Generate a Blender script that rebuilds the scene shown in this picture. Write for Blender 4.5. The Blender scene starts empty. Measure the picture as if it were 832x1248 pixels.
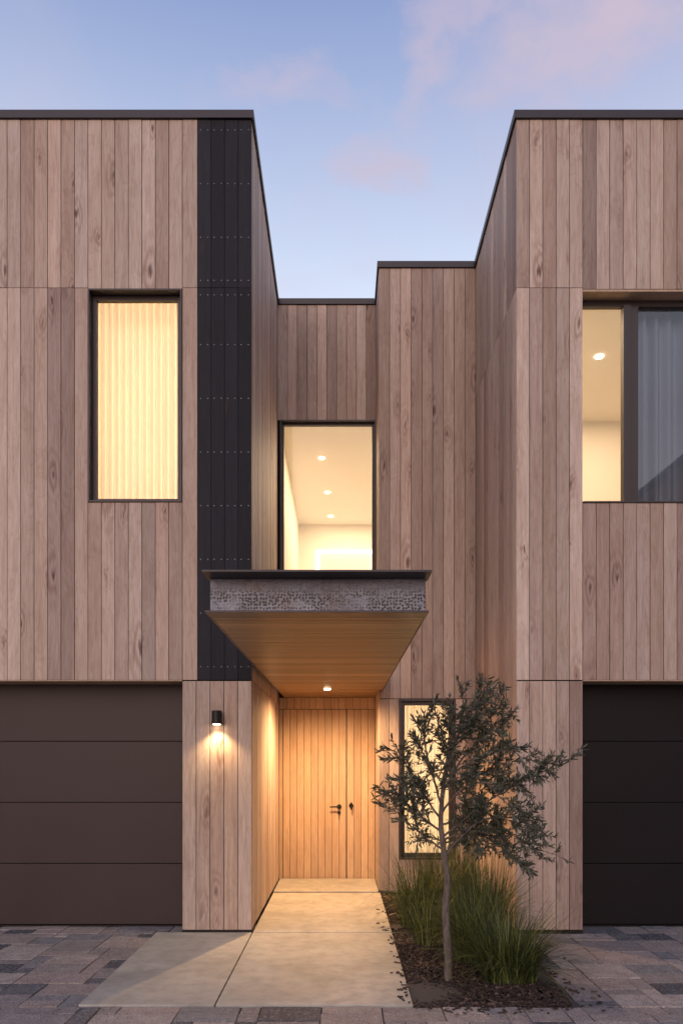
import bpy, math, random
from mathutils import Vector, Matrix
R = random.Random(7)
scene = bpy.context.scene
try:
    scene.view_settings.view_transform = 'Standard'
    scene.view_settings.look = 'None'
    scene.view_settings.exposure = 0
except Exception: pass
F = 900.0; EYE = 1.54
def wx(px, y): return (px-416)*y/F
def wz(py, y): return EYE-(py-928)*y/F
def P(px, py, y): return Vector((wx(px,y), y, wz(py,y)))

# ---------------------------------------------------------------- node helpers
def new_mat(name):
    m = bpy.data.materials.new(name); m.use_nodes = True
    nt = m.node_tree; nt.nodes.clear()
    return m, nt
def N(nt, t, **kw):
    n = nt.nodes.new(t)
    for k, v in kw.items(): setattr(n, k, v)
    return n
def L(nt, a, b): nt.links.new(a, b)
def math_n(nt, op, a, b=None, c=None, clamp=False):
    n = N(nt, 'ShaderNodeMath', operation=op); n.use_clamp = clamp
    for i, v in enumerate((a, b, c)):
        if v is None: continue
        if isinstance(v, (int, float)): n.inputs[i].default_value = v
        else: L(nt, v, n.inputs[i])
    return n.outputs[0]
def mixc(nt, fac, a, b, mode='MIX'):
    n = N(nt, 'ShaderNodeMix', data_type='RGBA', blend_type=mode)
    for s, v in ((n.inputs[0], fac), (n.inputs[6], a), (n.inputs[7], b)):
        if isinstance(v, (int, float)): s.default_value = v
        elif isinstance(v, (tuple, list)): s.default_value = (*v[:3], 1)
        else: L(nt, v, s)
    return n.outputs[2]
def ramp(nt, fac, stops, interp='LINEAR'):
    n = N(nt, 'ShaderNodeValToRGB'); n.color_ramp.interpolation = interp
    e = n.color_ramp.elements
    while len(e) < len(stops): e.new(0.5)
    for el, (p, c) in zip(e, stops):
        el.position = p
        el.color = (c, c, c, 1) if isinstance(c, (int, float)) else (*c[:3], 1)
    L(nt, fac, n.inputs[0])
    return n.outputs[0]
def noise(nt, vec, scale, detail=3, rough=.55, dist=0):
    n = N(nt, 'ShaderNodeTexNoise'); n.inputs['Scale'].default_value = scale
    n.inputs['Detail'].default_value = detail; n.inputs['Roughness'].default_value = rough
    n.inputs['Distortion'].default_value = dist
    L(nt, vec, n.inputs['Vector']); return n.outputs[0]
def mapping(nt, vec, scale=(1,1,1), loc=(0,0,0)):
    n = N(nt, 'ShaderNodeMapping'); n.inputs['Scale'].default_value = scale
    n.inputs['Location'].default_value = loc
    L(nt, vec, n.inputs['Vector']); return n.outputs[0]
def finish(nt, color, rough=.6, bump=None, bstr=.3, bdist=.01, metal=0.0, spec=.5):
    b = N(nt, 'ShaderNodeBsdfPrincipled'); o = N(nt, 'ShaderNodeOutputMaterial')
    for s, v in ((b.inputs['Base Color'], color), (b.inputs['Roughness'], rough)):
        if isinstance(v, (int, float)): s.default_value = v
        elif isinstance(v, tuple): s.default_value = (*v[:3], 1)
        else: L(nt, v, s)
    b.inputs['Metallic'].default_value = metal
    b.inputs['Specular IOR Level'].default_value = spec
    if bump is not None:
        bn = N(nt, 'ShaderNodeBump'); bn.inputs['Strength'].default_value = bstr
        bn.inputs['Distance'].default_value = bdist
        L(nt, bump, bn.inputs['Height']); L(nt, bn.outputs[0], b.inputs['Normal'])
    L(nt, b.outputs[0], o.inputs[0])
    return b
def coords_island(nt):
    tc = N(nt, 'ShaderNodeTexCoord'); g = N(nt, 'ShaderNodeNewGeometry')
    rnd = g.outputs['Random Per Island']
    cx = N(nt, 'ShaderNodeCombineXYZ')
    L(nt, math_n(nt, 'MULTIPLY', rnd, 37.0), cx.inputs[0])
    L(nt, math_n(nt, 'MULTIPLY', rnd, 91.0), cx.inputs[1])
    L(nt, math_n(nt, 'MULTIPLY', rnd, 53.0), cx.inputs[2])
    va = N(nt, 'ShaderNodeVectorMath', operation='ADD')
    L(nt, tc.outputs['Object'], va.inputs[0]); L(nt, cx.outputs[0], va.inputs[1])
    return tc.outputs['Object'], va.outputs[0], rnd

def wood(name, tones, axis='z', knots=1.0, rough=.62, grainamt=.5, spec=.3, var=.34):
    m, nt = new_mat(name)
    obj, v, rnd = coords_island(nt)
    st = {'z': (1, 1, .045), 'x': (.045, 1, 1)}[axis]
    st2 = {'z': (1, 1, .22), 'x': (.22, 1, 1)}[axis]
    k = len(tones)
    base = ramp(nt, rnd, [(i/(k-1), t) for i, t in enumerate(tones)])
    wn = N(nt, 'ShaderNodeTexWhiteNoise', noise_dimensions='1D'); L(nt, rnd, wn.inputs['W'])
    val = math_n(nt, 'MULTIPLY_ADD', wn.outputs[0], var, 1-var/2)
    base = mixc(nt, 1.0, base, val, 'MULTIPLY')
    g1 = noise(nt, mapping(nt, v, st), 26, 3, .6, 1.2)
    g2 = noise(nt, mapping(nt, v, st), 120, 2, .6, .3)
    g3 = noise(nt, mapping(nt, v, st2), 6, 3, .55, .8)
    # knots in the plane of the board face
    sx = N(nt, 'ShaderNodeSeparateXYZ'); L(nt, v, sx.inputs[0])
    cb = N(nt, 'ShaderNodeCombineXYZ')
    if axis == 'z':
        L(nt, math_n(nt, 'MULTIPLY', math_n(nt, 'ADD', sx.outputs[0], sx.outputs[1]), 1.9), cb.inputs[0])
        L(nt, math_n(nt, 'MULTIPLY', sx.outputs[2], .6), cb.inputs[1])
    else:
        L(nt, math_n(nt, 'MULTIPLY', sx.outputs[1], 1.9), cb.inputs[0])
        L(nt, math_n(nt, 'MULTIPLY', sx.outputs[0], .6), cb.inputs[1])
    wv = N(nt, 'ShaderNodeVectorMath', operation='MULTIPLY_ADD')
    gg = N(nt, 'ShaderNodeCombineXYZ'); L(nt, g3, gg.inputs[0]); L(nt, g1, gg.inputs[1])
    L(nt, gg.outputs[0], wv.inputs[0]); wv.inputs[1].default_value = (.22, .16, 0); L(nt, cb.outputs[0], wv.inputs[2])
    vor = N(nt, 'ShaderNodeTexVoronoi', voronoi_dimensions='2D'); vor.inputs['Scale'].default_value = 2.2
    L(nt, wv.outputs[0], vor.inputs['Vector'])
    sc = N(nt, 'ShaderNodeSeparateColor'); L(nt, vor.outputs['Color'], sc.inputs[0])
    # knots of different sizes, most cells have none
    dist = math_n(nt, 'MULTIPLY', vor.outputs['Distance'], math_n(nt, 'MULTIPLY_ADD', sc.outputs[1], 1.5, .6))
    sel = ramp(nt, sc.outputs[0], [(.58, 0), (.76, 1)])
    rings = math_n(nt, 'SINE', math_n(nt, 'MULTIPLY_ADD', dist, 40, math_n(nt, 'MULTIPLY', g3, 16)))
    nearknot = ramp(nt, dist, [(0.0, 1), (.42, 0)])
    c = mixc(nt, math_n(nt, 'MULTIPLY', ramp(nt, g1, [(.35, 0), (.75, 1)]), grainamt), base, mixc(nt, 1, base, (.64, .57, .52), 'MULTIPLY'))
    c = mixc(nt, math_n(nt, 'MULTIPLY', ramp(nt, g2, [(.42, 0), (.68, 1)]), grainamt*.9), c, mixc(nt, 1, c, (.70, .64, .60), 'MULTIPLY'))
    c = mixc(nt, math_n(nt, 'MULTIPLY', ramp(nt, g3, [(.38, 0), (.7, 1)]), .5), c, mixc(nt, 1, c, (.78, .70, .66), 'MULTIPLY'))
    cath = math_n(nt, 'SINE', math_n(nt, 'MULTIPLY', g3, 60))
    c = mixc(nt, math_n(nt, 'MULTIPLY', ramp(nt, cath, [(.3, 0), (1, 1)]), .28*min(1, knots+.3)), c, mixc(nt, 1, c, (.72, .62, .56), 'MULTIPLY'))
    rk = math_n(nt, 'MULTIPLY', math_n(nt, 'MULTIPLY_ADD', rings, .5, .5), nearknot)
    c = mixc(nt, math_n(nt, 'MULTIPLY', math_n(nt, 'MULTIPLY', rk, sel), 1.0*knots, clamp=True), c, mixc(nt, 1, c, (.55, .43, .40), 'MULTIPLY'))
    kc = ramp(nt, dist, [(.02, 1), (.08, 0)])
    c = mixc(nt, math_n(nt, 'MULTIPLY', math_n(nt, 'MULTIPLY', kc, sel), .8*knots, clamp=True), c, (.10, .058, .048))
    finish(nt, c, rough, g2, .2, .004, spec=spec)
    return m

M = {}
M['cedar'] = wood('cedar_cladding', [(.54,.425,.36), (.64,.53,.455), (.46,.345,.285), (.60,.475,.395), (.41,.31,.265), (.60,.50,.435), (.50,.375,.30)], var=.42, grainamt=.58)
M['cedar_smooth'] = wood('cedar_door_boards', [(.57,.41,.275), (.53,.37,.25), (.60,.44,.31), (.50,.35,.235)], knots=.12, rough=.5, grainamt=.4, var=.18)
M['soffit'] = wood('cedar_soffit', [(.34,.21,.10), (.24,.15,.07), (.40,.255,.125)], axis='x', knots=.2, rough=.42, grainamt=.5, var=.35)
M['charred'] = wood('charred_cladding', [(.022,.023,.032), (.029,.030,.040), (.018,.019,.026)], knots=.35, rough=.65, grainamt=.6, spec=.2, var=.28)

def simple(name, col, rough=.5, metal=0., var=.15, scale=8, bump=0., spec=.5):
    m, nt = new_mat(name); tc = N(nt, 'ShaderNodeTexCoord')
    n = noise(nt, tc.outputs['Object'], scale, 4, .6)
    c = mixc(nt, n, tuple(x*(1-var) for x in col), tuple(x*(1+var) for x in col))
    r = math_n(nt, 'MULTIPLY_ADD', n, .15, rough-.07)
    finish(nt, c, r, n if bump else None, bump, .01, metal, spec)
    return m
M['membrane'] = simple('wall_membrane', (.012,.01,.01), .9, spec=.1)
M['flash'] = simple('metal_flashing', (.045,.038,.042), .45, .3)
M['frame'] = simple('bronze_frame', (.045,.034,.034), .42, .2)
M['black'] = simple('black_metal', (.015,.014,.014), .4, .5)
M['roof'] = simple('roof_membrane', (.12,.12,.12), .9)
M['plaster'] = simple('interior_plaster', (.78,.73,.64), .85, var=.03, scale=2)
M['gar_l'] = simple('garage_door_taupe', (.045,.031,.030), .46, .0, var=.25, scale=1.6, spec=.3)
M['gar_r'] = simple('garage_door_black', (.009,.007,.009), .46, .0, var=.25, scale=1.6, spec=.2)
M['handle'] = simple('handle_metal', (.03,.025,.022), .35, .8)

def concrete():
    m, nt = new_mat('honed_concrete'); tc = N(nt, 'ShaderNodeTexCoord'); v = tc.outputs['Object']
    g = N(nt, 'ShaderNodeNewGeometry')
    a = noise(nt, v, 1.6, 6, .62, .5); b = noise(nt, v, 9, 5, .65); s = noise(nt, v, 160, 2, .6)
    c = ramp(nt, a, [(.3, (.34,.315,.275)), (.5, (.46,.43,.375)), (.72, (.57,.53,.46))])
    c = mixc(nt, ramp(nt, b, [(.45, 0), (.75, .65)]), c, (.30,.27,.23))
    c = mixc(nt, ramp(nt, s, [(.56, 0), (.72, .6)]), c, (.20,.19,.165))
    c = mixc(nt, 1, c, math_n(nt, 'MULTIPLY_ADD', g.outputs['Random Per Island'], .16, .9), 'MULTIPLY')
    finish(nt, c, math_n(nt, 'MULTIPLY_ADD', b, .3, .45), b, .12, .004)
    return m
M['concrete'] = concrete()
def paver():
    m, nt = new_mat('granite_pavers'); obj, v, rnd = coords_island(nt)
    c = ramp(nt, rnd, [(0, (.33,.285,.27)), (.17, (.15,.15,.165)), (.27, (.46,.375,.335)), (.42, (.52,.445,.40)),
                       (.55, (.28,.275,.28)), (.66, (.42,.34,.305)), (.80, (.09,.092,.108)), (.88, (.38,.33,.305))], 'CONSTANT')
    a = noise(nt, v, 9, 5, .7); s = noise(nt, v, 42, 3, .75); s2 = noise(nt, v, 110, 3, .7)
    c = mixc(nt, ramp(nt, a, [(.38, 0), (.66, .6)]), c, mixc(nt, 1, c, (.5,.47,.48), 'MULTIPLY'))
    c = mixc(nt, ramp(nt, s, [(.5, 0), (.62, .6)]), c, mixc(nt, .5, c, (.62,.56,.53)))
    c = mixc(nt, ramp(nt, s2, [(.5, 0), (.6, .85)]), c, mixc(nt, .75, c, (.05,.047,.052)))
    finish(nt, c, .7, s, .9, .016)
    return m
M['paver'] = paver()
M['grout'] = simple('paving_sand', (.085,.075,.07), .95, var=.3, scale=60, bump=.4)
M['asphalt'] = simple('asphalt', (.055,.053,.052), .9, var=.3, scale=30, bump=.3)
M['soil'] = simple('soil', (.022,.015,.012), .95, var=.5, scale=40, bump=.8)

def bark_chip():
    m, nt = new_mat('bark_chips'); obj, v, rnd = coords_island(nt)
    c = ramp(nt, rnd, [(0, (.022,.014,.011)), (.5, (.05,.03,.023)), (.85, (.08,.048,.036)), (1, (.17,.115,.085))])
    finish(nt, c, .85)
    return m
M['chip'] = bark_chip()
def leafmat(name, lo, hi, back, trans=.25, top=1.5):
    m, nt = new_mat(name); g = N(nt, 'ShaderNodeNewGeometry')
    c = ramp(nt, g.outputs['Random Per Island'], [(0, lo), (.75, hi), (1, tuple(x*top for x in hi))])
    c = mixc(nt, g.outputs['Backfacing'], c, back) if back else c
    b = N(nt, 'ShaderNodeBsdfPrincipled'); L(nt, c, b.inputs['Base Color']); b.inputs['Roughness'].default_value = .5
    t = N(nt, 'ShaderNodeBsdfTranslucent'); L(nt, c, t.inputs[0])
    mx = N(nt, 'ShaderNodeMixShader'); mx.inputs[0].default_value = trans
    L(nt, b.outputs[0], mx.inputs[1]); L(nt, t.outputs[0], mx.inputs[2])
    o = N(nt, 'ShaderNodeOutputMaterial'); L(nt, mx.outputs[0], o.inputs[0])
    return m
M['olive'] = leafmat('olive_leaves', (.032,.042,.026), (.075,.09,.055), (.14,.147,.115))
M['grass'] = leafmat('grass_blades', (.026,.044,.013), (.10,.12,.036), None, .3, top=2.8)
def bark():
    m, nt = new_mat('olive_bark'); tc = N(nt, 'ShaderNodeTexCoord')
    n = noise(nt, mapping(nt, tc.outputs['Object'], (1,1,.3)), 60, 5, .65)
    c = ramp(nt, n, [(.3, (.07,.055,.045)), (.7, (.19,.155,.13))])
    finish(nt, c, .9, n, .8, .006); return m
M['bark'] = bark()
def galv():
    m, nt = new_mat('weathered_steel_channel'); tc = N(nt, 'ShaderNodeTexCoord'); v = tc.outputs['Object']
    n1 = noise(nt, mapping(nt, v, (1, 1, 2.2)), 4, 6, .7, .6); n2 = noise(nt, mapping(nt, v, (1,1,3)), 40, 4, .7)
    n3 = noise(nt, mapping(nt, v, (1, 1, .12)), 55, 3, .6); n5 = noise(nt, v, 7, 4, .7)
    c = ramp(nt, n1, [(.3, (.15,.155,.19)), (.5, (.26,.27,.33)), (.7, (.42,.43,.49))])
    c = mixc(nt, ramp(nt, n3, [(.5, 0), (.7, .5)]), c, (.13,.12,.14))
    c = mixc(nt, ramp(nt, n5, [(.5, 0), (.68, .55)]), c, (.17,.105,.075))
    c = mixc(nt, ramp(nt, n2, [(.52, 0), (.66, .75)]), c, (.065,.047,.045))
    sx = N(nt, 'ShaderNodeSeparateXYZ'); L(nt, v, sx.inputs[0])
    br = N(nt, 'ShaderNodeTexVoronoi', voronoi_dimensions='2D'); br.inputs['Randomness'].default_value = .6; br.inputs['Scale'].default_value = 1
    cb = N(nt, 'ShaderNodeCombineXYZ'); L(nt, math_n(nt, 'MULTIPLY', sx.outputs[0], 58), cb.inputs[0]); L(nt, math_n(nt, 'MULTIPLY', sx.outputs[2], 54), cb.inputs[1])
    L(nt, cb.outputs[0], br.inputs['Vector'])
    n4 = noise(nt, mapping(nt, v, (1,1,3.5)), 4.2, 5, .75)
    zb = math_n(nt, 'MULTIPLY_ADD', sx.outputs[2], 4.31, -10.16)
    band = ramp(nt, zb, [(.08, 0), (.16, 1), (.55, 1), (.78, .0)])
    pit = ramp(nt, br.outputs['Distance'], [(.30, 1), (.46, 0)])
    pf = math_n(nt, 'MULTIPLY', math_n(nt, 'MULTIPLY', pit, band), ramp(nt, n4, [(.38, .15), (.5, 1)]))
    c = mixc(nt, pf, c, (.024,.018,.018))
    finish(nt, c, .5, n2, .3, .004, .1); return m
M['galv'] = galv()
def glass(name, ior):
    m, nt = new_mat(name)
    fr = N(nt, 'ShaderNodeFresnel'); fr.inputs[0].default_value = ior
    t = N(nt, 'ShaderNodeBsdfTransparent'); t.inputs[0].default_value = (.96,.97,.96,1)
    g = N(nt, 'ShaderNodeBsdfGlossy'); g.inputs['Roughness'].default_value = .0
    mx = N(nt, 'ShaderNodeMixShader'); L(nt, fr.outputs[0], mx.inputs[0])
    L(nt, t.outputs[0], mx.inputs[1]); L(nt, g.outputs[0], mx.inputs[2])
    o = N(nt, 'ShaderNodeOutputMaterial'); L(nt, mx.outputs[0], o.inputs[0]); return m
M['glass'] = glass('window_glass', 1.5)
M['glass_t'] = glass('coated_window_glass', 2.05)
def fabric(name, col, tr):
    m, nt = new_mat(name)
    tc = N(nt, 'ShaderNodeTexCoord'); n = noise(nt, mapping(nt, tc.outputs['Object'], (1,1,1)), 2.5, 2)
    c = mixc(nt, n, tuple(x*.93 for x in col), col)
    d = N(nt, 'ShaderNodeBsdfDiffuse'); L(nt, c, d.inputs[0])
    t = N(nt, 'ShaderNodeBsdfTranslucent'); L(nt, c, t.inputs[0])
    mx = N(nt, 'ShaderNodeMixShader'); mx.inputs[0].default_value = tr
    L(nt, d.outputs[0], mx.inputs[1]); L(nt, t.outputs[0], mx.inputs[2])
    o = N(nt, 'ShaderNodeOutputMaterial'); L(nt, mx.outputs[0], o.inputs[0]); return m
M['sheer'] = fabric('sheer_curtain', (.90,.86,.78), .6)
M['curtain'] = fabric('grey_curtain', (.26,.33,.48), .03)
def emis(name, col, s):
    m, nt = new_mat(name); e = N(nt, 'ShaderNodeEmission'); e.inputs[0].default_value = (*col, 1); e.inputs[1].default_value = s
    o = N(nt, 'ShaderNodeOutputMaterial'); L(nt, e.outputs[0], o.inputs[0]); return m
M['lamp'] = emis('lamp_lens', (1, .82, .55), 25)
M['led'] = emis('led_strip', (1, .9, .7), 4)

# ---------------------------------------------------------------- mesh helpers
class MB:
    def __init__(s): s.v = []; s.f = []
    def box(s, x0, x1, y0, y1, z0, z1):
        i = len(s.v)
        s.v += [(x0,y0,z0),(x1,y0,z0),(x1,y1,z0),(x0,y1,z0),(x0,y0,z1),(x1,y0,z1),(x1,y1,z1),(x0,y1,z1)]
        s.f += [(i,i+3,i+2,i+1),(i+4,i+5,i+6,i+7),(i,i+1,i+5,i+4),(i+1,i+2,i+6,i+5),(i+2,i+3,i+7,i+6),(i+3,i,i+4,i+7)]
    def tube(s, pts, rads, n=7):
        i0 = len(s.v); prev = None
        for k, p in enumerate(pts):
            d = (pts[min(k+1, len(pts)-1)] - pts[max(k-1, 0)]).normalized()
            a = d.cross(Vector((.3, 1, .1))) if prev is None else prev - d*prev.dot(d)
            a.normalize(); prev = a; b = d.cross(a)
            for j in range(n):
                t = 2*math.pi*j/n
                q = p + (a*math.cos(t)+b*math.sin(t))*rads[k]; s.v.append(tuple(q))
        for k in range(len(pts)-1):
            for j in range(n):
                a0 = i0+k*n+j; b0 = i0+k*n+(j+1) % n
                s.f.append((a0, b0, b0+n, a0+n))
        s.f.append(tuple(i0+j for j in range(n))[::-1])
        s.f.append(tuple(i0+(len(pts)-1)*n+j for j in range(n)))
    def build(s, name, mat, parent=None, smooth=False, bevel=0):
        me = bpy.data.meshes.new(name); me.from_pydata(s.v, [], s.f); me.update()
        me.materials.append(mat)
        if smooth: me.polygons.foreach_set('use_smooth', [True]*len(me.polygons))
        o = bpy.data.objects.new(name, me); scene.collection.objects.link(o)
        if parent: o.parent = parent
        if bevel:
            b = o.modifiers.new('bevel', 'BEVEL'); b.width = bevel; b.segments = 2; b.limit_method = 'ANGLE'
        return o
def empty(name):
    e = bpy.data.objects.new(name, None); scene.collection.objects.link(e); e.empty_display_size = .3; return e

Y1, Y2, Y3, YD = 6.6, 8.59, 9.28, 9.52
TOP = 7.28; SOF = 2.265
XL, XR, XC = -.803, 1.56, .435
HOUSE = empty('timber_house')
G = .006; T = .02
cedar, charred, backing = MB(), MB(), MB()
def segs(z0, z1, joints):
    zs = [z0] + [j for j in sorted(joints) if z0+.05 < j < z1-.05] + [z1]
    return list(zip(zs[:-1], zs[1:]))
def clad_y(mb, x0, x1, z0, z1, y, joints=(), w=.1204, back=.16, gap=G):
    """boards on a wall facing the street (-y)"""
    n = max(1, round((x1-x0)/w)); w = (x1-x0)/n
    for i in range(n):
        for a, b in segs(z0, z1, joints):
            j = R.uniform(-.0015, .0015)
            mb.box(x0+i*w+gap/2, x0+(i+1)*w-gap/2, y+j, y+T, a+.0025, b-.0025)
    a = x0+.004 if x0 in (XR, XC) else x0
    b = x1-.004 if x1 == XL else (x1+.15 if x1 == XR else x1)
    backing.box(a, b, y+T+.002, y+T+back, z0, z1)
def clad_x(mb, x, face, y0, y1, z0, z1, joints=(), w=.1204, back=.16):
    n = max(1, round((y1-y0)/w)); w = (y1-y0)/n
    for i in range(n):
        for a, b in segs(z0, z1, joints):
            j = R.uniform(-.0015, .0015)
            xa, xb = (x-T, x+j) if face > 0 else (x+j, x+T)
            mb.box(xa, xb, y0+i*w+G/2, y0+(i+1)*w-G/2, a+.0025, b-.0025)
    if face > 0: backing.box(x-T-back, x-T-.002, y0+.003, y1-.003, z0, z1)
    else: backing.box(x+T+.002, x+T+back, y0+.003, y1-.003, z0, z1)

# left volume, street face
clad_y(cedar, -9.0, -2.265, SOF, TOP, Y1, (5.775,))
clad_y(cedar, -2.265, -1.422, 5.763, TOP, Y1)
clad_y(cedar, -2.265, -1.422, SOF, 3.857, Y1)
clad_y(cedar, -1.422, -1.286, SOF, TOP, Y1, (5.775,))
clad_y(charred, -1.286, XL, SOF+.0, TOP, Y1, (5.775,), gap=.004)
clad_y(cedar, -1.422, XL, .03, SOF-.006, Y1)
clad_y(cedar, -9.0, -4.5, .03, SOF-.006, Y1)
# left volume return
clad_x(cedar, XL, +1, Y1+T+.003, YD, .03, TOP, (SOF,))
# back wall of the recess
clad_y(cedar, XL, XC, 5.83, TOP, Y3)
clad_y(cedar, XL, XC, 2.62, 3.62, Y3)
backing.box(XL, -.775, Y3+.002, Y3+.18, 3.62, 5.83)
# stepped volume
clad_y(cedar, XC, XR, 2.268, TOP, Y2)
clad_y(cedar, XC, .668, .03, 2.265, Y2)
clad_y(cedar, 1.326, XR, .03, 2.265, Y2)
clad_y(cedar, .668, 1.326, .03, .395, Y2)
clad_x(cedar, XC, -1, Y2+T+.003, YD, .03, TOP, (SOF,))
# right volume
clad_x(cedar, XR, -1, Y1+T+.003, Y2-.002, .03, TOP, (5.775,), w=.124)
clad_y(cedar, XR, 2.155, SOF, TOP, Y1, (5.775,))
clad_y(cedar, XR, 2.155, .03, SOF-.006, Y1)
clad_y(cedar, 2.155, 3.96, 5.763, TOP, Y1)
clad_y(cedar, 2.155, 3.96, SOF, 3.85, Y1)
clad_y(cedar, 3.96, 9.0, SOF, TOP, Y1, (5.775,))
clad_y(cedar, 5.25, 9.0, .03, SOF-.006, Y1)
# outer flanks
clad_x(cedar, -9.0, -1, Y1+T+.003, 14, .03, TOP, (SOF,))
clad_x(cedar, 9.0, +1, Y1+T+.003, 14, .03, TOP, (SOF,))
cedar.build('cedar_cladding', M['cedar'], HOUSE)
charred.build('charred_cladding', M['charred'], HOUSE)
# garage recess jambs/soffits + envelope
backing.box(-9, 9, 13.9, 14.1, 0, TOP)
backing.box(-4.5, -1.422, Y1+.185, 7.3, SOF+.03, SOF+.2)
backing.box(2.155, 5.25, Y1+.185, 7.3, SOF+.03, SOF+.2)
backing.box(-1.42, -1.3, Y1+.185, 7.3, 0, SOF+.02); backing.box(2.03, 2.15, Y1+.185, 7.3, 0, SOF+.02)
backing.box(-4.7, -4.52, Y1+.185, 7.3, 0, SOF+.02); backing.box(5.27, 5.4, Y1+.185, 7.3, 0, SOF+.02)
backing.build('wall_core', M['membrane'], HOUSE)
sof = MB()
sof.box(-4.5, -1.425, Y1+.0, 6.9, SOF-.008, SOF-.001); sof.box(2.158, 5.25, Y1+.0, 6.9, SOF-.008, SOF-.001)
sof.build('garage_soffit_lining', M['cedar_smooth'], HOUSE)
# roofs and parapet cappings
rf = MB()
rf.box(-8.9, XL-.2, Y1+.18, 13.9, 6.95, 7.05); rf.box(XR+.2, 8.9, Y1+.18, 13.9, 6.95, 7.05)
rf.box(XL-.19, XR+.19, Y3+.2, 13.9, 6.95, 7.04); rf.box(XC+.2, XR+.19, Y2+.18, Y3+.19, 6.95, 7.04)
rf.build('roof_deck', M['roof'], HOUSE)
cap = MB(); o = .02; c0, c1 = TOP+.002, 7.352
cap.box(-9.02, XL+o, Y1-o, Y1+.2, c0, c1); cap.box(XL-.2, XL+o, Y1+.202, Y3-o-.002, c0, c1-.002)
cap.box(XL-.2, XC-o-.002, Y3-o, Y3+.2, c0, c1)
cap.box(XC-o, XR-o-.002, Y2-o, Y2+.2, c0, c1); cap.box(XC-o, XC+.2, Y2+.202, Y3+.2, c0, c1-.002)
cap.box(XR-o, 9.02, Y1-o, Y1+.2, c0, c1); cap.box(XR-o, XR+.2, Y1+.202, Y2+.2, c0, c1-.002)
cap.box(-9.02, -8.8, Y1+.202, 14.1, c0, c1-.002); cap.box(8.8, 9.02, Y1+.202, 14.1, c0, c1-.002)
cap.build('parapet_capping', M['flash'], HOUSE)
bs = MB()
bs.box(-1.424, XL+.004, Y1-.004, Y1+.15, .0, .028); bs.box(XR-.004, 2.157, Y1-.004, Y1+.15, 0, .028)
bs.build('base_flashing', M['black'], HOUSE)
# nail heads on charred boards
nl = MB()
bw = (XL+1.286)/4
for zr in [5.84, 5.71] + [SOF+.12+i*.48 for i in range(11)]:
    if zr > 7.2 or (zr not in (5.84, 5.71) and abs(zr-5.775) < .2): continue
    for i in range(4):
        for dx in (.028, bw-.028):
            x = -1.286+i*bw+dx; nl.box(x-.003, x+.003, Y1-.004, Y1+.001, zr-.003, zr+.003)
nl.build('nail_heads', simple('nail_steel', (.34,.34,.38), .4, .4), HOUSE)

# ---------------------------------------------------------------- windows
def window(name, x0, x1, z0, z1, yf, depth, lin=.03, sash=.05, glassmat='glass', proud=.012):
    f = MB(); ya, yb = yf-proud, yf+depth+.05
    f.box(x0, x0+lin, ya, yb, z0, z1); f.box(x1-lin, x1, ya, yb, z0, z1)
    f.box(x0+lin, x1-lin, ya, yb, z0, z0+lin); f.box(x0+lin, x1-lin, ya, yb, z1-lin, z1)
    a, b, c, d = x0+lin, x1-lin, z0+lin, z1-lin; sy0, sy1 = yf+depth, yf+depth+.045
    f.box(a, a+sash, sy0, sy1, c, d); f.box(b-sash, b, sy0, sy1, c, d)
    f.box(a+sash, b-sash, sy0, sy1, c, c+sash); f.box(a+sash, b-sash, sy0, sy1, d-sash, d)
    f.build(name+'_frame', M['frame'], HOUSE, bevel=.002)
    g = MB(); g.v = [(a+sash-.01, sy0+.02, c+sash-.01), (b-sash+.01, sy0+.02, c+sash-.01), (b-sash+.01, sy0+.02, d-sash+.01), (a+sash-.01, sy0+.02, d-sash+.01)]
    g.f = [(0,1,2,3)]; g.build(name+'_glass', M[glassmat], HOUSE)
window('bedroom_window', -2.265, -1.424, 3.857, 5.763, Y1, .07, .016, .04)
window('stair_window', -.773, XC-.002, 3.62, 5.83, Y3, .04, .02, .028)
window('entry_side_window', .668, 1.326, .395, 2.265, Y2, .05, .025, .045)
f = MB(); ys = Y1+.13
x0, x1, z0, z1 = 2.157, 3.958, 3.85, 5.763
f.box(x0, x1, Y1-.01, ys+.06, z0, z0+.015)
f.box(x0, x0+.02, Y1+.16, ys+.06, z0+.016, z1)
f.box(x1-.02, x1, Y1+.002, ys+.06, z0+.016, z1)
f.box(x0+.02, x1-.02, ys, ys+.05, z0+.016, z0+.045); f.box(x0+.02, x1-.02, ys, ys+.05, z1-.075, z1-.022)
f.box(2.56, 2.625, ys-.03, ys+.05, z0+.046, z1-.076); f.box(2.628, 2.70, ys-.01, ys+.05, z0+.046, z1-.076)
f.build('living_window_frame', M['frame'], HOUSE, bevel=.002)
f = MB(); f.box(x0, x1, Y1+.002, ys+.05, z1-.02, z1-.002); f.build('window_head_lining', M['cedar_smooth'], HOUSE)
for nm, a, b, mt in (('living_window_pane', 2.17, 2.565, 'glass'), ('living_window_fixed_pane', 2.695, 3.95, 'glass_t')):
    g = MB(); g.v = [(a, ys+.02, z0+.04), (b, ys+.02, z0+.04), (b, ys+.02, z1-.07), (a, ys+.02, z1-.07)]; g.f = [(0,1,2,3)]
    g.build(nm, M[mt], HOUSE)

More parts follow.
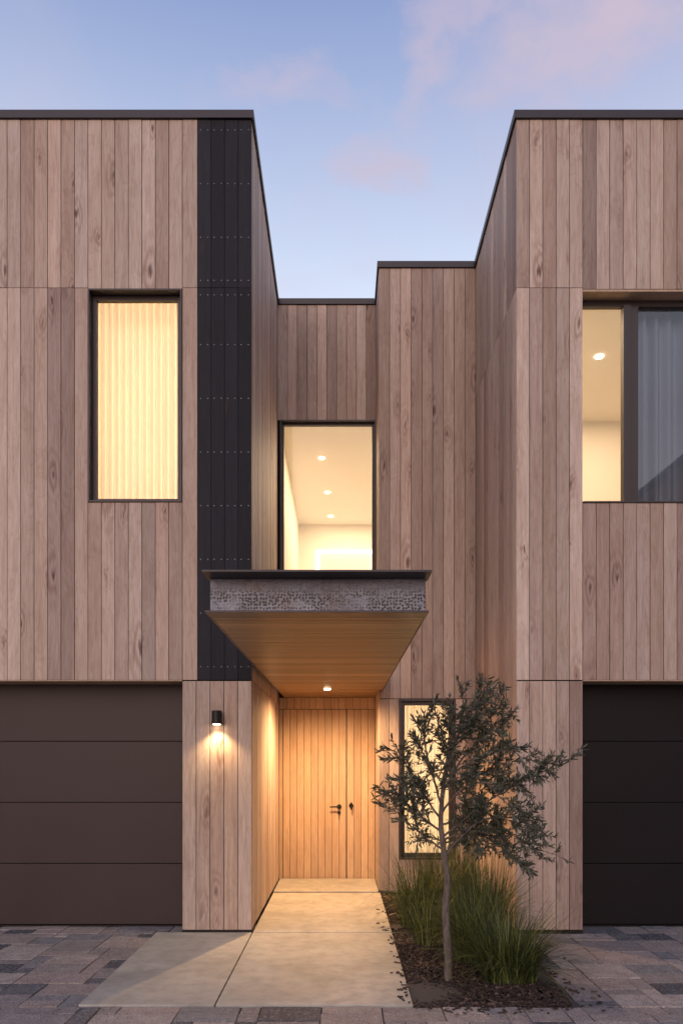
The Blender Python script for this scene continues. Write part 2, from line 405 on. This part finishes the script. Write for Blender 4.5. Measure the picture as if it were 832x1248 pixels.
def room(name, x0, x1, y0, y1, z0, z1):
    r = MB(); t = .05
    r.box(x0-t, x0, y0, y1, z0, z1); r.box(x1, x1+t, y0, y1, z0, z1); r.box(x0-t, x1+t, y1, y1+t, z0-t, z1+t)
    r.box(x0-t, x1+t, y0, y1, z1, z1+t); r.box(x0-t, x1+t, y0, y1, z0-t, z0)
    r.build(name, M['plaster'], HOUSE)
room('bedroom_interior', -3.2, -1.05, 6.83, 9.2, 3.3, 6.1)
room('stair_interior', -.79, 1.45, 9.47, 13.6, 3.1, 5.9)
room('living_interior', 1.95, 4.6, 6.83, 9.9, 3.3, 6.1)
room('entry_interior', .52, 1.5, 8.8, 10.4, .02, 2.42)
def curtain(name, x0, x1, y, z0, z1, mat, wl=.035, amp=.012, wob=0, slow=.4):
    c = MB(); n = int((x1-x0)/wl*12)
    for i in range(n+1):
        x = x0+(x1-x0)*i/n; t = x/wl*2*math.pi
        yy = y+amp*math.sin(t+wob*math.sin(x*9))+amp*slow*math.sin(x*31)
        c.v += [(x, yy, z0), (x, yy, z1)]
        if i: k = 2*i; c.f.append((k-2, k, k+1, k-1))
    c.build(name, M[mat], HOUSE, smooth=True)
curtain('bedroom_curtain', -2.35, -1.3, 6.95, 3.4, 6.05, 'sheer', .066, .027, .25, 0)
curtain('entry_curtain', .55, 1.48, 8.9, .1, 2.4, 'sheer', .08, .03, .3, 0)
curtain('living_curtain', 2.66, 4.4, 6.94, 3.35, 6.08, 'curtain', .12, .045, 1.5)
def led_frame(x0, x1, z0, z1, y, w):
    m = MB(); m.box(x0, x1, y, y+.01, z1-w, z1); m.box(x0, x0+w, y, y+.01, z0, z1-w-.001); m.box(x1-w, x1, y, y+.01, z0, z1-w-.001)
    m.build('led_mirror_border', M['led'], HOUSE)
led_frame(-.47, .62, 3.5, 5.42, 13.57, .055)

# ---------------------------------------------------------------- lamps
def area(name, loc, rot, sx, sy, e, col, par=HOUSE):
    l = bpy.data.lights.new(name, 'AREA'); l.shape = 'RECTANGLE'; l.size = sx; l.size_y = sy; l.energy = e; l.color = col
    ob = bpy.data.objects.new(name, l); ob.location = loc; ob.rotation_euler = rot; scene.collection.objects.link(ob); ob.parent = par; return ob
def spot(name, loc, e, col, ang, blend=.6, rad=.03, rot=(0,0,0), par=HOUSE):
    l = bpy.data.lights.new(name, 'SPOT'); l.energy = e; l.color = col; l.spot_size = math.radians(ang); l.spot_blend = blend; l.shadow_soft_size = rad
    ob = bpy.data.objects.new(name, l); ob.location = loc; ob.rotation_euler = rot; scene.collection.objects.link(ob); ob.parent = par; return ob
W = (1, .72, .47)
area('bedroom_lamp', (-1.95, 8.9, 4.9), (math.radians(90), 0, 0), 1.8, 2.0, 108, W)
area('stair_ceiling_lamp', (.2, 11.6, 5.87), (0, 0, 0), 1.2, 3.2, 88, W)
area('living_ceiling_lamp', (3.0, 8.4, 6.07), (0, 0, 0), 1.8, 1.8, 66, W)
area('entry_lamp', (1.0, 10.2, 1.3), (math.radians(90), 0, 0), .9, 2.0, 58, W)
def disc(mb, x, y, z, r, h=.006, n=20):
    mb.tube([Vector((x, y, z)), Vector((x, y, z-h))], [r, r], n)
dl = MB()
for px, py in ((392,558), (399,600), (403,629)):
    y = F*4.36/(928-py); disc(dl, wx(px, y), y, 5.898, .04)
y = F*4.56/(928-434); disc(dl, wx(730, y), y, 6.098, .045)
dl.build('interior_downlights', M['lamp'], HOUSE)

# ---------------------------------------------------------------- entry canopy
CX0, CX1, CY0, CZ = -.745, .475, 4.2, 2.357
ch = MB()
H = .232
ch.box(CX0-.0, CX1+.0, CY0, CY0+.012, CZ+.012, CZ+H-.012)
web = ch.build('canopy_steel_channel', M['galv'], HOUSE)
fl = MB()
fl.box(CX0-.004, CX1+.004, CY0-.15, CY0+.012, CZ, CZ+.0115); fl.box(CX0-.02, CX1+.02, CY0-.16, CY0+.05, CZ+H-.0115, CZ+H)
fl.box(CX0-.004, CX0+.006, CY0+.014, Y1+.6, CZ+.0, CZ+H-.013)
fl.box(CX1-.006, CX1+.004, CY0+.014, Y2-.02, CZ+.0, CZ+H-.013)
fl.box(CX0-.0, CX1+.0, CY0+.052, Y2-.03, CZ+H-.03, CZ+H-.004)
fl.build('canopy_steel_frame', M['flash'], HOUSE, bevel=.001)
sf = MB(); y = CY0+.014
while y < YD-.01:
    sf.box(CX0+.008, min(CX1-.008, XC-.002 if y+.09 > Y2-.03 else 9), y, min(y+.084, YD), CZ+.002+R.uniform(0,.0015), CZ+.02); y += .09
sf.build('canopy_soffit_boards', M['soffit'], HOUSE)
b = MB(); b.box(CX0+.008, XC-.004, CY0+.06, YD, CZ+.022, CZ+.06); b.box(XL, XC, YD-.24+.003, YD+.2, CZ+.06, 2.62)
b.build('canopy_ceiling_core', M['membrane'], HOUSE)
y = 8.3; dlx = -.16
b = MB(); disc(b, dlx, y, CZ-.001, .036, .012); b.build('canopy_downlight_lens', M['lamp'], HOUSE)
b = MB(); b.tube([Vector((dlx,y,CZ+.001)), Vector((dlx,y,CZ-.004))], [.047, .047], 24); 
b.build('canopy_downlight_trim', M['black'], HOUSE)
spot('canopy_downlight', (dlx, y, CZ-.035), 350, (1, .60, .28), 170, .9, .03)

# ---------------------------------------------------------------- door
d = MB(); zt = 2.207
def dboards(x0, x1, z0, z1, n, y):
    w = (x1-x0)/n
    for i in range(n): d.box(x0+i*w+.0025, x0+(i+1)*w-.0025, y, y+.03, z0, z1)
dboards(XL+.003, XC-.003, zt+.008, CZ, 13, YD)
dboards(XL+.05, .060, .02, zt, 9, YD+.012)
dboards(.070, XC-.003, .02, zt, 4, YD+.002)
d.box(XL+.003, XL+.044, YD, YD+.03, .02, zt)
d.build('front_door', M['cedar_smooth'], HOUSE)
b = MB(); b.box(XL, XC, YD+.035, YD+.2, 0, CZ+.05); b.build('door_core', M['frame'], HOUSE)
h = MB()
for hx, hz, s in ((-.03, .955, -1), (.125, .965, 0)):
    h.tube([Vector((hx, YD+.014, hz)), Vector((hx, YD-.004, hz))], [.03, .03], 20)
    h.tube([Vector((hx, YD, hz)), Vector((hx, YD-.055, hz))], [.011, .011], 12)
    if s: h.tube([Vector((hx+.008, YD-.05, hz)), Vector((hx-.12, YD-.05, hz-.003))], [.010, .009], 12)
    else: h.tube([Vector((hx, YD-.05, hz+.045)), Vector((hx, YD-.05, hz-.05))], [.012, .012], 12)
h.tube([Vector((-.03, YD+.014, hz-.085)), Vector((-.03, YD-.01, hz-.085))], [.02, .02], 16)
h.box(-.036, -.026, YD-.025, YD-.02, hz-.17, hz-.085)
h.build('door_handle', M['handle'], HOUSE, smooth=False)

# ---------------------------------------------------------------- garage doors
def garage(name, x0, x1, mat):
    g = MB(); n = 4; hh = (SOF+.02)/n
    for i in range(n):
        g.box(x0, x1, 6.9, 6.94, .012+i*hh+.003, .012+(i+1)*hh-.003)
    g.build(name, M[mat], HOUSE, bevel=.003)
    g = MB(); g.box(x0, x1, 6.95, 6.97, .0, SOF+.02); g.box(x0, x1, 6.885, 6.94, 0, .011); g.build(name+'_seal', M['black'], HOUSE)
garage('garage_door_panels', -4.5, -1.43, 'gar_l')
garage('garage_door_panels_dark', 2.16, 5.25, 'gar_r')

# ---------------------------------------------------------------- wall light
WL = empty('wall_light')
lx, lz, ly = wx(264, Y1-.07), wz(876, Y1-.07), Y1-.07
m_ = MB()
m_.tube([Vector((lx, ly, lz+.07)), Vector((lx, ly, lz+.066)), Vector((lx, ly, lz-.05))], [.04, .045, .045], 28)
m_.box(lx-.03, lx+.03, ly+.03, Y1-.001, lz-.03, lz+.05)
m_.build('lamp_body', M['black'], WL)
b = MB(); disc(b, lx, ly, lz-.0505, .034, .003); b.build('lamp_lens', M['lamp'], WL)
spot('wall_lamp', (lx, ly, lz-.075), 26, (1, .68, .34), 120, .9, .02, par=WL)

# ---------------------------------------------------------------- neighbouring house across the street (seen reflected)
NH = empty('gabled_house')
nb = MB(); gx0, gx1, gy0, gy1, ge, gr = 8.3, 15.1, -16, -8, 8.9, 11.7
nb.box(gx0, gx1, gy0, gy1, -.05, ge)
i0 = len(nb.v); xm = (gx0+gx1)/2
nb.v += [(gx0, gy1, ge), (gx1, gy1, ge), (xm, gy1, gr), (gx0, gy0, ge), (gx1, gy0, ge), (xm, gy0, gr)]
nb.f += [(i0, i0+1, i0+2), (i0+3, i0+5, i0+4)]
nb.build('walls', M['cedar_smooth'], NH)
nb = MB()
for sgn, xe in ((-1, gx0), (1, gx1)):
    ex = xe+sgn*.4; ez = ge-.4*(gr-ge)/(xm-gx0)
    i0 = len(nb.v)
    nb.v += [(xm, gy1+.3, gr+.02), (ex, gy1+.3, ez+.02), (ex, gy0-.3, ez+.02), (xm, gy0-.3, gr+.02), (xm, gy1+.3, gr+.24), (ex, gy1+.3, ez+.24), (ex, gy0-.3, ez+.24), (xm, gy0-.3, gr+.24)]
    nb.f += [(i0,i0+1,i0+2,i0+3), (i0+4,i0+7,i0+6,i0+5), (i0,i0+4,i0+5,i0+1), (i0+1,i0+5,i0+6,i0+2), (i0+2,i0+6,i0+7,i0+3)]
nb.build('roof', M['roof'], NH)
nb = MB()
for zz in (1, 3.8, 6.4):
    for xx in (9.2, 11.2, 13.2): nb.box(xx, xx+1.1, gy1-.02, gy1+.03, zz, zz+1.4)
nb.box(11.1, 12.3, gy1-.02, gy1+.03, 9, 10.2)
nb.build('window_openings', M['frame'], NH)

# ---------------------------------------------------------------- ground
g = MB(); g.v = [(-300,-300,-.06), (300,-300,-.06), (300,300,-.06), (-300,300,-.06)]; g.f = [(0,1,2,3)]; g.build('ground', M['asphalt'])
g = MB(); g.box(-10, 10, -3, 7.0, -.055, -.009); g.build('paving_bed', M['grout'])
pv = MB(); C = .125
def fill(x0, x1, y0, y1):
    nx = int(round((x1-x0)/C)); ny = max(1, int(round((y1-y0)/C))); cx = (x1-x0)/nx; cy = (y1-y0)/ny
    occ = [[0]*ny for _ in range(nx)]
    for j in range(ny):
        for i in range(nx):
            if occ[i][j]: continue
            a, b = R.choice([(2,1),(2,1),(3,1),(2,2),(3,2),(1,1),(3,2),(4,2),(2,2),(4,3),(3,3),(1,2)])
            while a > 1 and any(i+k >= nx or occ[i+k][j] for k in range(a)): a -= 1
            while b > 1 and any(j+q >= ny or any(occ[i+k][j+q] for k in range(a)) for q in range(b)): b -= 1
            for k in range(a):
                for q in range(b): occ[i+k][j+q] = 1
            zt_ = R.uniform(-.003, .003); e = R.uniform(.002, .005)
            i0 = len(pv.v); X0, X1, Y0_, Y1_ = x0+i*cx+e, x0+(i+a)*cx-e, y0+j*cy+e, y0+(j+b)*cy-e
            pv.box(X0, X1, Y0_, Y1_, -.03, zt_)
            for k in range(4, 8):
                vx = pv.v[i0+k]; pv.v[i0+k] = (vx[0]+R.uniform(-.003,.003), vx[1]+R.uniform(-.003,.003), vx[2]+R.uniform(-.002,.002))
fill(-9, 9, -2.0, 4.62)
fill(-9, -1.655, 4.62, 6.59); fill(1.5, 9, 4.62, 6.59)
fill(-4.5, -1.43, 6.59, 6.88); fill(2.16, 5.25, 6.59, 6.88)
pv.build('stone_paving', M['paver'], bevel=.003)
sl = MB()
sl.box(-1.65, -.799, 4.63, 6.588, -.04, .012)
sl.box(-.789, .449, 4.63, 6.57, -.04, .012)
sl.box(-.789, .449, 6.586, 8.55, -.04, .014)
sl.box(-.789, .43, 8.564, 9.5, -.04, .03)
sl.build('concrete_path', M['concrete'], bevel=.004)

# ---------------------------------------------------------------- planting bed
PB = empty('bark_mulch')
def hz_(x, y): return .0 + .02*math.sin(x*5+y*3)+.012*math.sin(y*9-x*4)
def right_edge(y): return 1.44 if y < 6.55 else 1.55
g = MB(); nx, ny = 24, 60
for j in range(ny+1):
    for i in range(nx+1):
        y = 4.63+j/ny*(Y2-4.63); x = .452+i/nx*(1.105 if y > 6.6 else 1.045)
        g.v.append((x, y, hz_(x, y)-.02))
        if i and j:
            k = j*(nx+1)+i; g.f.append((k-nx-2, k-nx-1, k, k-1))
g.build('soil_bed', M['soil'], PB, smooth=True)
g = MB()
def chip(x, y, z, flat=1.0):
    m4 = Matrix.Translation((x, y, z)) @ Matrix.Rotation(R.uniform(0, 6.28), 4, 'Z') @ Matrix.Rotation(R.gauss(0, .45*flat), 4, 'X') @ Matrix.Rotation(R.gauss(0, .35*flat), 4, 'Y')
    a, b_, h_ = R.uniform(.006, .024), R.uniform(.004, .011), R.uniform(.001, .004)
    i0 = len(g.v); g.box(-a, a, -b_, b_, -h_, h_)
    for k in range(i0, i0+8):
        q = Vector(g.v[k]); q.x *= R.uniform(.75, 1.1); q.y *= R.uniform(.6, 1.1); g.v[k] = tuple(m4 @ q)
for _ in range(8500):
    y = 4.62+(R.random()**1.3)*(Y2-4.62); x = R.uniform(.455, right_edge(y)+R.uniform(-.05,.05))
    chip(x, y, hz_(x, y)-.01+R.uniform(0, .018))
for _ in range(45):   # strays kicked onto the path and paving
    chip(.449-abs(R.gauss(0, .05)), R.uniform(4.65, 7.6), .017, .1)
for _ in range(60): chip(1.5+abs(R.gauss(0, .08)), R.uniform(4.5, 6.5), .006, .1)
for _ in range(40): chip(R.uniform(.5, 1.45), 4.6-abs(R.gauss(0, .06)), .006, .1)
g.build('bark_chips', M['chip'], PB)

# ---------------------------------------------------------------- olive tree
OT = empty('olive_tree')
wood_mb, leaf_mb = MB(), MB()
TY = 5.2
def pt(px, py, dy=0): 
    q = P(px, py, TY); q.y += dy; return q
def smooth_path(pts, n=5):
    out = []
    for i in range(len(pts)-1):
        p0 = pts[max(i-1, 0)]; p1 = pts[i]; p2 = pts[i+1]; p3 = pts[min(i+2, len(pts)-1)]
        for k in range(n):
            t = k/n
            out.append(.5*((2*p1)+(p2-p0)*t+(2*p0-5*p1+4*p2-p3)*t*t+(3*p1-p0-3*p2+p3)*t**3))
    out.append(pts[-1]); return out
def leaf(p, d, ln, wd):
    d = d.normalized(); r = Vector((R.gauss(0,1), R.gauss(0,1), R.gauss(0,1))); s = d.cross(r)
    if s.length < 1e-3: return
    s.normalize(); n = d.cross(s); b = len(leaf_mb.v); cv = n*ln*R.uniform(-.12, .12)
    for q in (p, p+d*ln*.35+s*wd+cv*.6, p+d*ln*.75+s*wd*.7+cv, p+d*ln, p+d*ln*.75-s*wd*.7+cv, p+d*ln*.35-s*wd+cv*.6): leaf_mb.v.append(tuple(q))
    leaf_mb.f += [(b, b+1, b+5), (b+1, b+2, b+4, b+5), (b+2, b+3, b+4)]
def rv(s=1): return Vector((R.gauss(0, s), R.gauss(0, s), R.gauss(0, s)))
def twig(p, d, ln, r0, depth=0):
    n = 5; pts = [p]; d = d.normalized()
    for i in range(n):
        d = (d + rv(.13) + Vector((0, 0, .05 if depth == 0 else -.03))).normalized(); pts.append(pts[-1]+d*ln/n)
    wood_mb.tube(pts, [r0*(1-.75*i/n) for i in range(n+1)], 4)
    m = int(ln/.0125)
    for i in range(m):
        t = (i+.6)/m*n; k = min(int(t), n-1); q = pts[k].lerp(pts[k+1], t-k); dd = (pts[k+1]-pts[k]).normalized()
        if t < n*.1: continue
        for sgn in (0, 1):
            if R.random() < .08: continue
            leaf(q, dd*.8+rv(.5), R.uniform(.034, .062), R.uniform(.0042, .007))
    if depth == 0 and ln > .12:
        for _ in range(2):
            k = R.randint(1, 3); twig(pts[k], (pts[k+1]-pts[k]).normalized()+rv(.5), ln*R.uniform(.45, .75), r0*.6, 1)
def branch(ps, r0, r1, dens=.034, lo=.25, tl=(.11, .23)):
    pts = smooth_path(ps); n = len(pts)
    for i in range(1, n-1): pts[i] = pts[i]+rv(.004)
    wood_mb.tube(pts, [r0+(r1-r0)*i/(n-1) for i in range(n)], 6)
    ln = sum((pts[i+1]-pts[i]).length for i in range(n-1)); acc = 0; nxt = ln*lo
    for i in range(n-1):
        acc += (pts[i+1]-pts[i]).length
        while acc > nxt:
            d = (pts[i+1]-pts[i]).normalized()
            twig(pts[i], d*.7+rv(.55)+Vector((0,0,.12)), R.uniform(*tl), .0026); nxt += dens*R.uniform(.5, 1.5)
    twig(pts[-1], (pts[-1]-pts[-3]), R.uniform(*tl)*.9, .003)
trunk = smooth_path([pt(546,1200), pt(546,1165), pt(543,1110,.01), pt(545,1075), pt(540,1035,-.01), pt(537,1000), pt(541,955,.02), pt(548,915,.03)])
nt_ = len(trunk)
wood_mb.tube(trunk, [.033*(1-.62*(i/(nt_-1))**.8)+(.012 if i == 0 else 0) for i in range(nt_)], 12)
B = [
 ([(541,955),(556,905),(574,868),(588,850)], (0,.03,.05,.05)),
 ([(538,985),(524,940),(516,905),(520,885)], (0,-.05,-.08,-.1)),
 ([(538,1000),(515,965),(497,935),(488,915)], (0,.05,.1,.12)),
 ([(539,1015),(512,995),(492,978),(480,965)], (0,-.06,-.1,-.12)),
 ([(540,1035),(520,1022),(502,1008),(490,995)], (0,.1,.2,.25)),
 ([(540,1020),(575,990),(612,965),(645,945)], (0,-.03,-.06,-.06)),
 ([(541,1040),(575,1018),(615,1012),(652,1035)], (0,.04,.08,.1)),
 ([(540,1045),(580,1000),(620,995),(640,1005)], (0,-.1,-.2,-.22)),
 ([(540,965),(566,925),(592,900),(608,885)], (0,.08,.16,.2)),
 ([(541,950),(575,925),(605,915),(630,925)], (0,-.1,-.18,-.2)),
 ([(548,915),(562,885),(572,860)], (.03,-.03,-.08)),
 ([(539,990),(560,960),(585,955),(605,975)], (0,-.12,-.2,-.25)),
 ([(548,915),(540,895),(545,880)], (.03,.08,.12)),
 ([(540,1005),(565,1000),(590,1020),(610,1030)], (0,.12,.2,.25)),
 ([(540,1025),(578,1012),(605,1030),(628,1048)], (0,.0,-.05,-.1)),
 ([(541,960),(580,945),(612,940),(632,955)], (0,.1,.15,.12)),
 ([(548,915),(575,892),(598,875),(604,862)], (.03,.06,.05,.02)),
]
for ps, ys_ in B:
    branch([pt(a, b, c) for (a, b), c in zip(ps, ys_)], .0085, .003)
branch([pt(645,945,-.06), pt(662,940,-.06), pt(670,938,-.07)], .003, .0015, dens=.07)
branch([pt(652,1035,.1), pt(672,1042,.1), pt(690,1048,.1)], .003, .0015, dens=.08, tl=(.05,.09))
wood_mb.build('trunk_and_branches', M['bark'], OT, smooth=True)
leaf_mb.build('leaves', M['olive'], OT)

# ---------------------------------------------------------------- grasses
GR = MB()
def tussock(cx, cy, r, h, n, spread=1.0, lean=0):
    for _ in range(n):
        a = R.uniform(0, 2*math.pi); rr = r*math.sqrt(R.random())*.4
        base = Vector((cx+rr*math.cos(a), cy+rr*math.sin(a), .0))
        az = a+R.gauss(0, .5); out = Vector((math.cos(az)+lean, math.sin(az), 0)); 
        H_ = h*R.uniform(.55, 1.2); reach = r*spread*R.uniform(.15, 1.4); droop = R.uniform(.05, .8)*min(1.1, reach/(r*spread))
        side = out.cross(Vector((0,0,1))).normalized(); tw = R.uniform(-.7, .7); side = (side+Vector((0,0,tw*.3))+out*tw*.5).normalized()
        w = R.uniform(.0022, .0046); k = 7; b = len(GR.v)
        for i in range(k+1):
            t = i/k
            q = base + out*reach*(t**1.7) + Vector((0,0,H_*(t*1.0 - droop*t**2.6)))
            ww = w*(1-t**2*.9); GR.v += [tuple(q-side*ww), tuple(q+side*ww)]
            if i: GR.f.append((b+2*i-2, b+2*i-1, b+2*i+1, b+2*i))
tussock(1.17, 5.15, .44, .54, 950)
tussock(1.02, 5.65, .40, .66, 650)
tussock(.70, 6.9, .38, .74, 500)
tussock(1.22, 6.3, .42, .78, 650)
tussock(.98, 7.3, .38, .82, 500)
tussock(1.28, 7.7, .3, .85, 300)
tussock(.72, 6.15, .28, .5, 260)
GR.build('ornamental_grass', M['grass'])

# ---------------------------------------------------------------- world / sky
w = bpy.data.worlds.new('World'); scene.world = w; w.use_nodes = True
nt = w.node_tree; nt.nodes.clear()
SUN_EL, SUN_ROT = 4.0, 190.0
sky = N(nt, 'ShaderNodeTexSky'); sky.sky_type = 'NISHITA'; sky.sun_disc = False
sky.sun_elevation = math.radians(SUN_EL); sky.sun_rotation = math.radians(SUN_ROT)
sky.air_density = 1.0; sky.dust_density = .6; sky.ozone_density = 2.0
tc = N(nt, 'ShaderNodeTexCoord'); sp = N(nt, 'ShaderNodeSeparateXYZ'); L(nt, tc.outputs['Generated'], sp.inputs[0])
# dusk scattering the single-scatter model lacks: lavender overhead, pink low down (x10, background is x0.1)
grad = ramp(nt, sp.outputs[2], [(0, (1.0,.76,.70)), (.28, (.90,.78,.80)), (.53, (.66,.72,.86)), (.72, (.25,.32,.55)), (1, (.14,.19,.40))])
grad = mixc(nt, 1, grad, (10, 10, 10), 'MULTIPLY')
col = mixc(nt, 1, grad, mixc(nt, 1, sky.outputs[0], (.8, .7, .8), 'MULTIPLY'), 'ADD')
zc = math_n(nt, 'MAXIMUM', sp.outputs[2], .08)
cb = N(nt, 'ShaderNodeCombineXYZ')
L(nt, math_n(nt, 'DIVIDE', sp.outputs[0], zc), cb.inputs[0]); L(nt, math_n(nt, 'DIVIDE', sp.outputs[1], zc), cb.inputs[1])
nz = N(nt, 'ShaderNodeTexNoise'); nz.inputs['Scale'].default_value = 5; nz.inputs['Detail'].default_value = 6; nz.inputs['Roughness'].default_value = .6; L(nt, cb.outputs[0], nz.inputs['Vector'])
sb = N(nt, 'ShaderNodeVectorMath', operation='SUBTRACT'); L(nt, nz.outputs['Color'], sb.inputs[0]); sb.inputs[1].default_value = (.5,.5,.5)
ws = N(nt, 'ShaderNodeVectorMath', operation='MULTIPLY_ADD'); L(nt, sb.outputs[0], ws.inputs[0]); ws.inputs[1].default_value = (.38,.38,0); L(nt, cb.outputs[0], ws.inputs[2])
def cloud(cx, cy, rx, ry, amp):
    s1 = N(nt, 'ShaderNodeVectorMath', operation='SUBTRACT'); L(nt, ws.outputs[0], s1.inputs[0]); s1.inputs[1].default_value = (cx, cy, 0)
    s2 = N(nt, 'ShaderNodeVectorMath', operation='MULTIPLY'); L(nt, s1.outputs[0], s2.inputs[0]); s2.inputs[1].default_value = (1/rx, 1/ry, 0)
    s3 = N(nt, 'ShaderNodeVectorMath', operation='LENGTH'); L(nt, s2.outputs[0], s3.inputs[0])
    return math_n(nt, 'MULTIPLY', ramp(nt, s3.outputs['Value'], [(0, 1), (.45, .6), (1, 0)]), amp)
cn = noise(nt, mapping(nt, cb.outputs[0], (1.1, .8, 1), (9.2, 1.7, 0)), 2.2, 5, .5, .3)
tot = math_n(nt, 'MULTIPLY', ramp(nt, cn, [(.48, 0), (.75, 1)]), .4)
for a in ((.07, 1.21, .10, .07, .65), (.36, 1.02, .17, .12, .75), (.13, 1.03, .06, .14, .45), (-.10, 1.09, .10, .06, .45), (.24, .93, .2, .06, .5), (-.6, 1.3, .4, .2, .3)):
    tot = math_n(nt, 'ADD', tot, cloud(*a))
tot = math_n(nt, 'MINIMUM', tot, .85)
col = mixc(nt, tot, col, (6.4, 5.3, 6.4))
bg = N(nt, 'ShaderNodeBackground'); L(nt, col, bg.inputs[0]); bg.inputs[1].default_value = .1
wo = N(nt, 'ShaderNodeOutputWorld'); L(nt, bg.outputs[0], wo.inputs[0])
sl_ = bpy.data.lights.new('sun', 'SUN'); sl_.energy = .85; sl_.angle = math.radians(40); sl_.color = (1, .76, .64)
so = bpy.data.objects.new('sun', sl_); scene.collection.objects.link(so)
so.rotation_euler = (math.radians(72), 0, math.radians(-10))
# ---------------------------------------------------------------- camera
cam = bpy.data.cameras.new('camera'); co = bpy.data.objects.new('camera', cam); scene.collection.objects.link(co)
co.location = (0, 0, EYE); co.rotation_euler = (math.radians(90), 0, 0)
cam.sensor_fit = 'HORIZONTAL'; cam.sensor_width = 36; cam.lens = 36*F/832; cam.shift_y = 304/832
cam.clip_start = .05; cam.clip_end = 1000
scene.camera = co
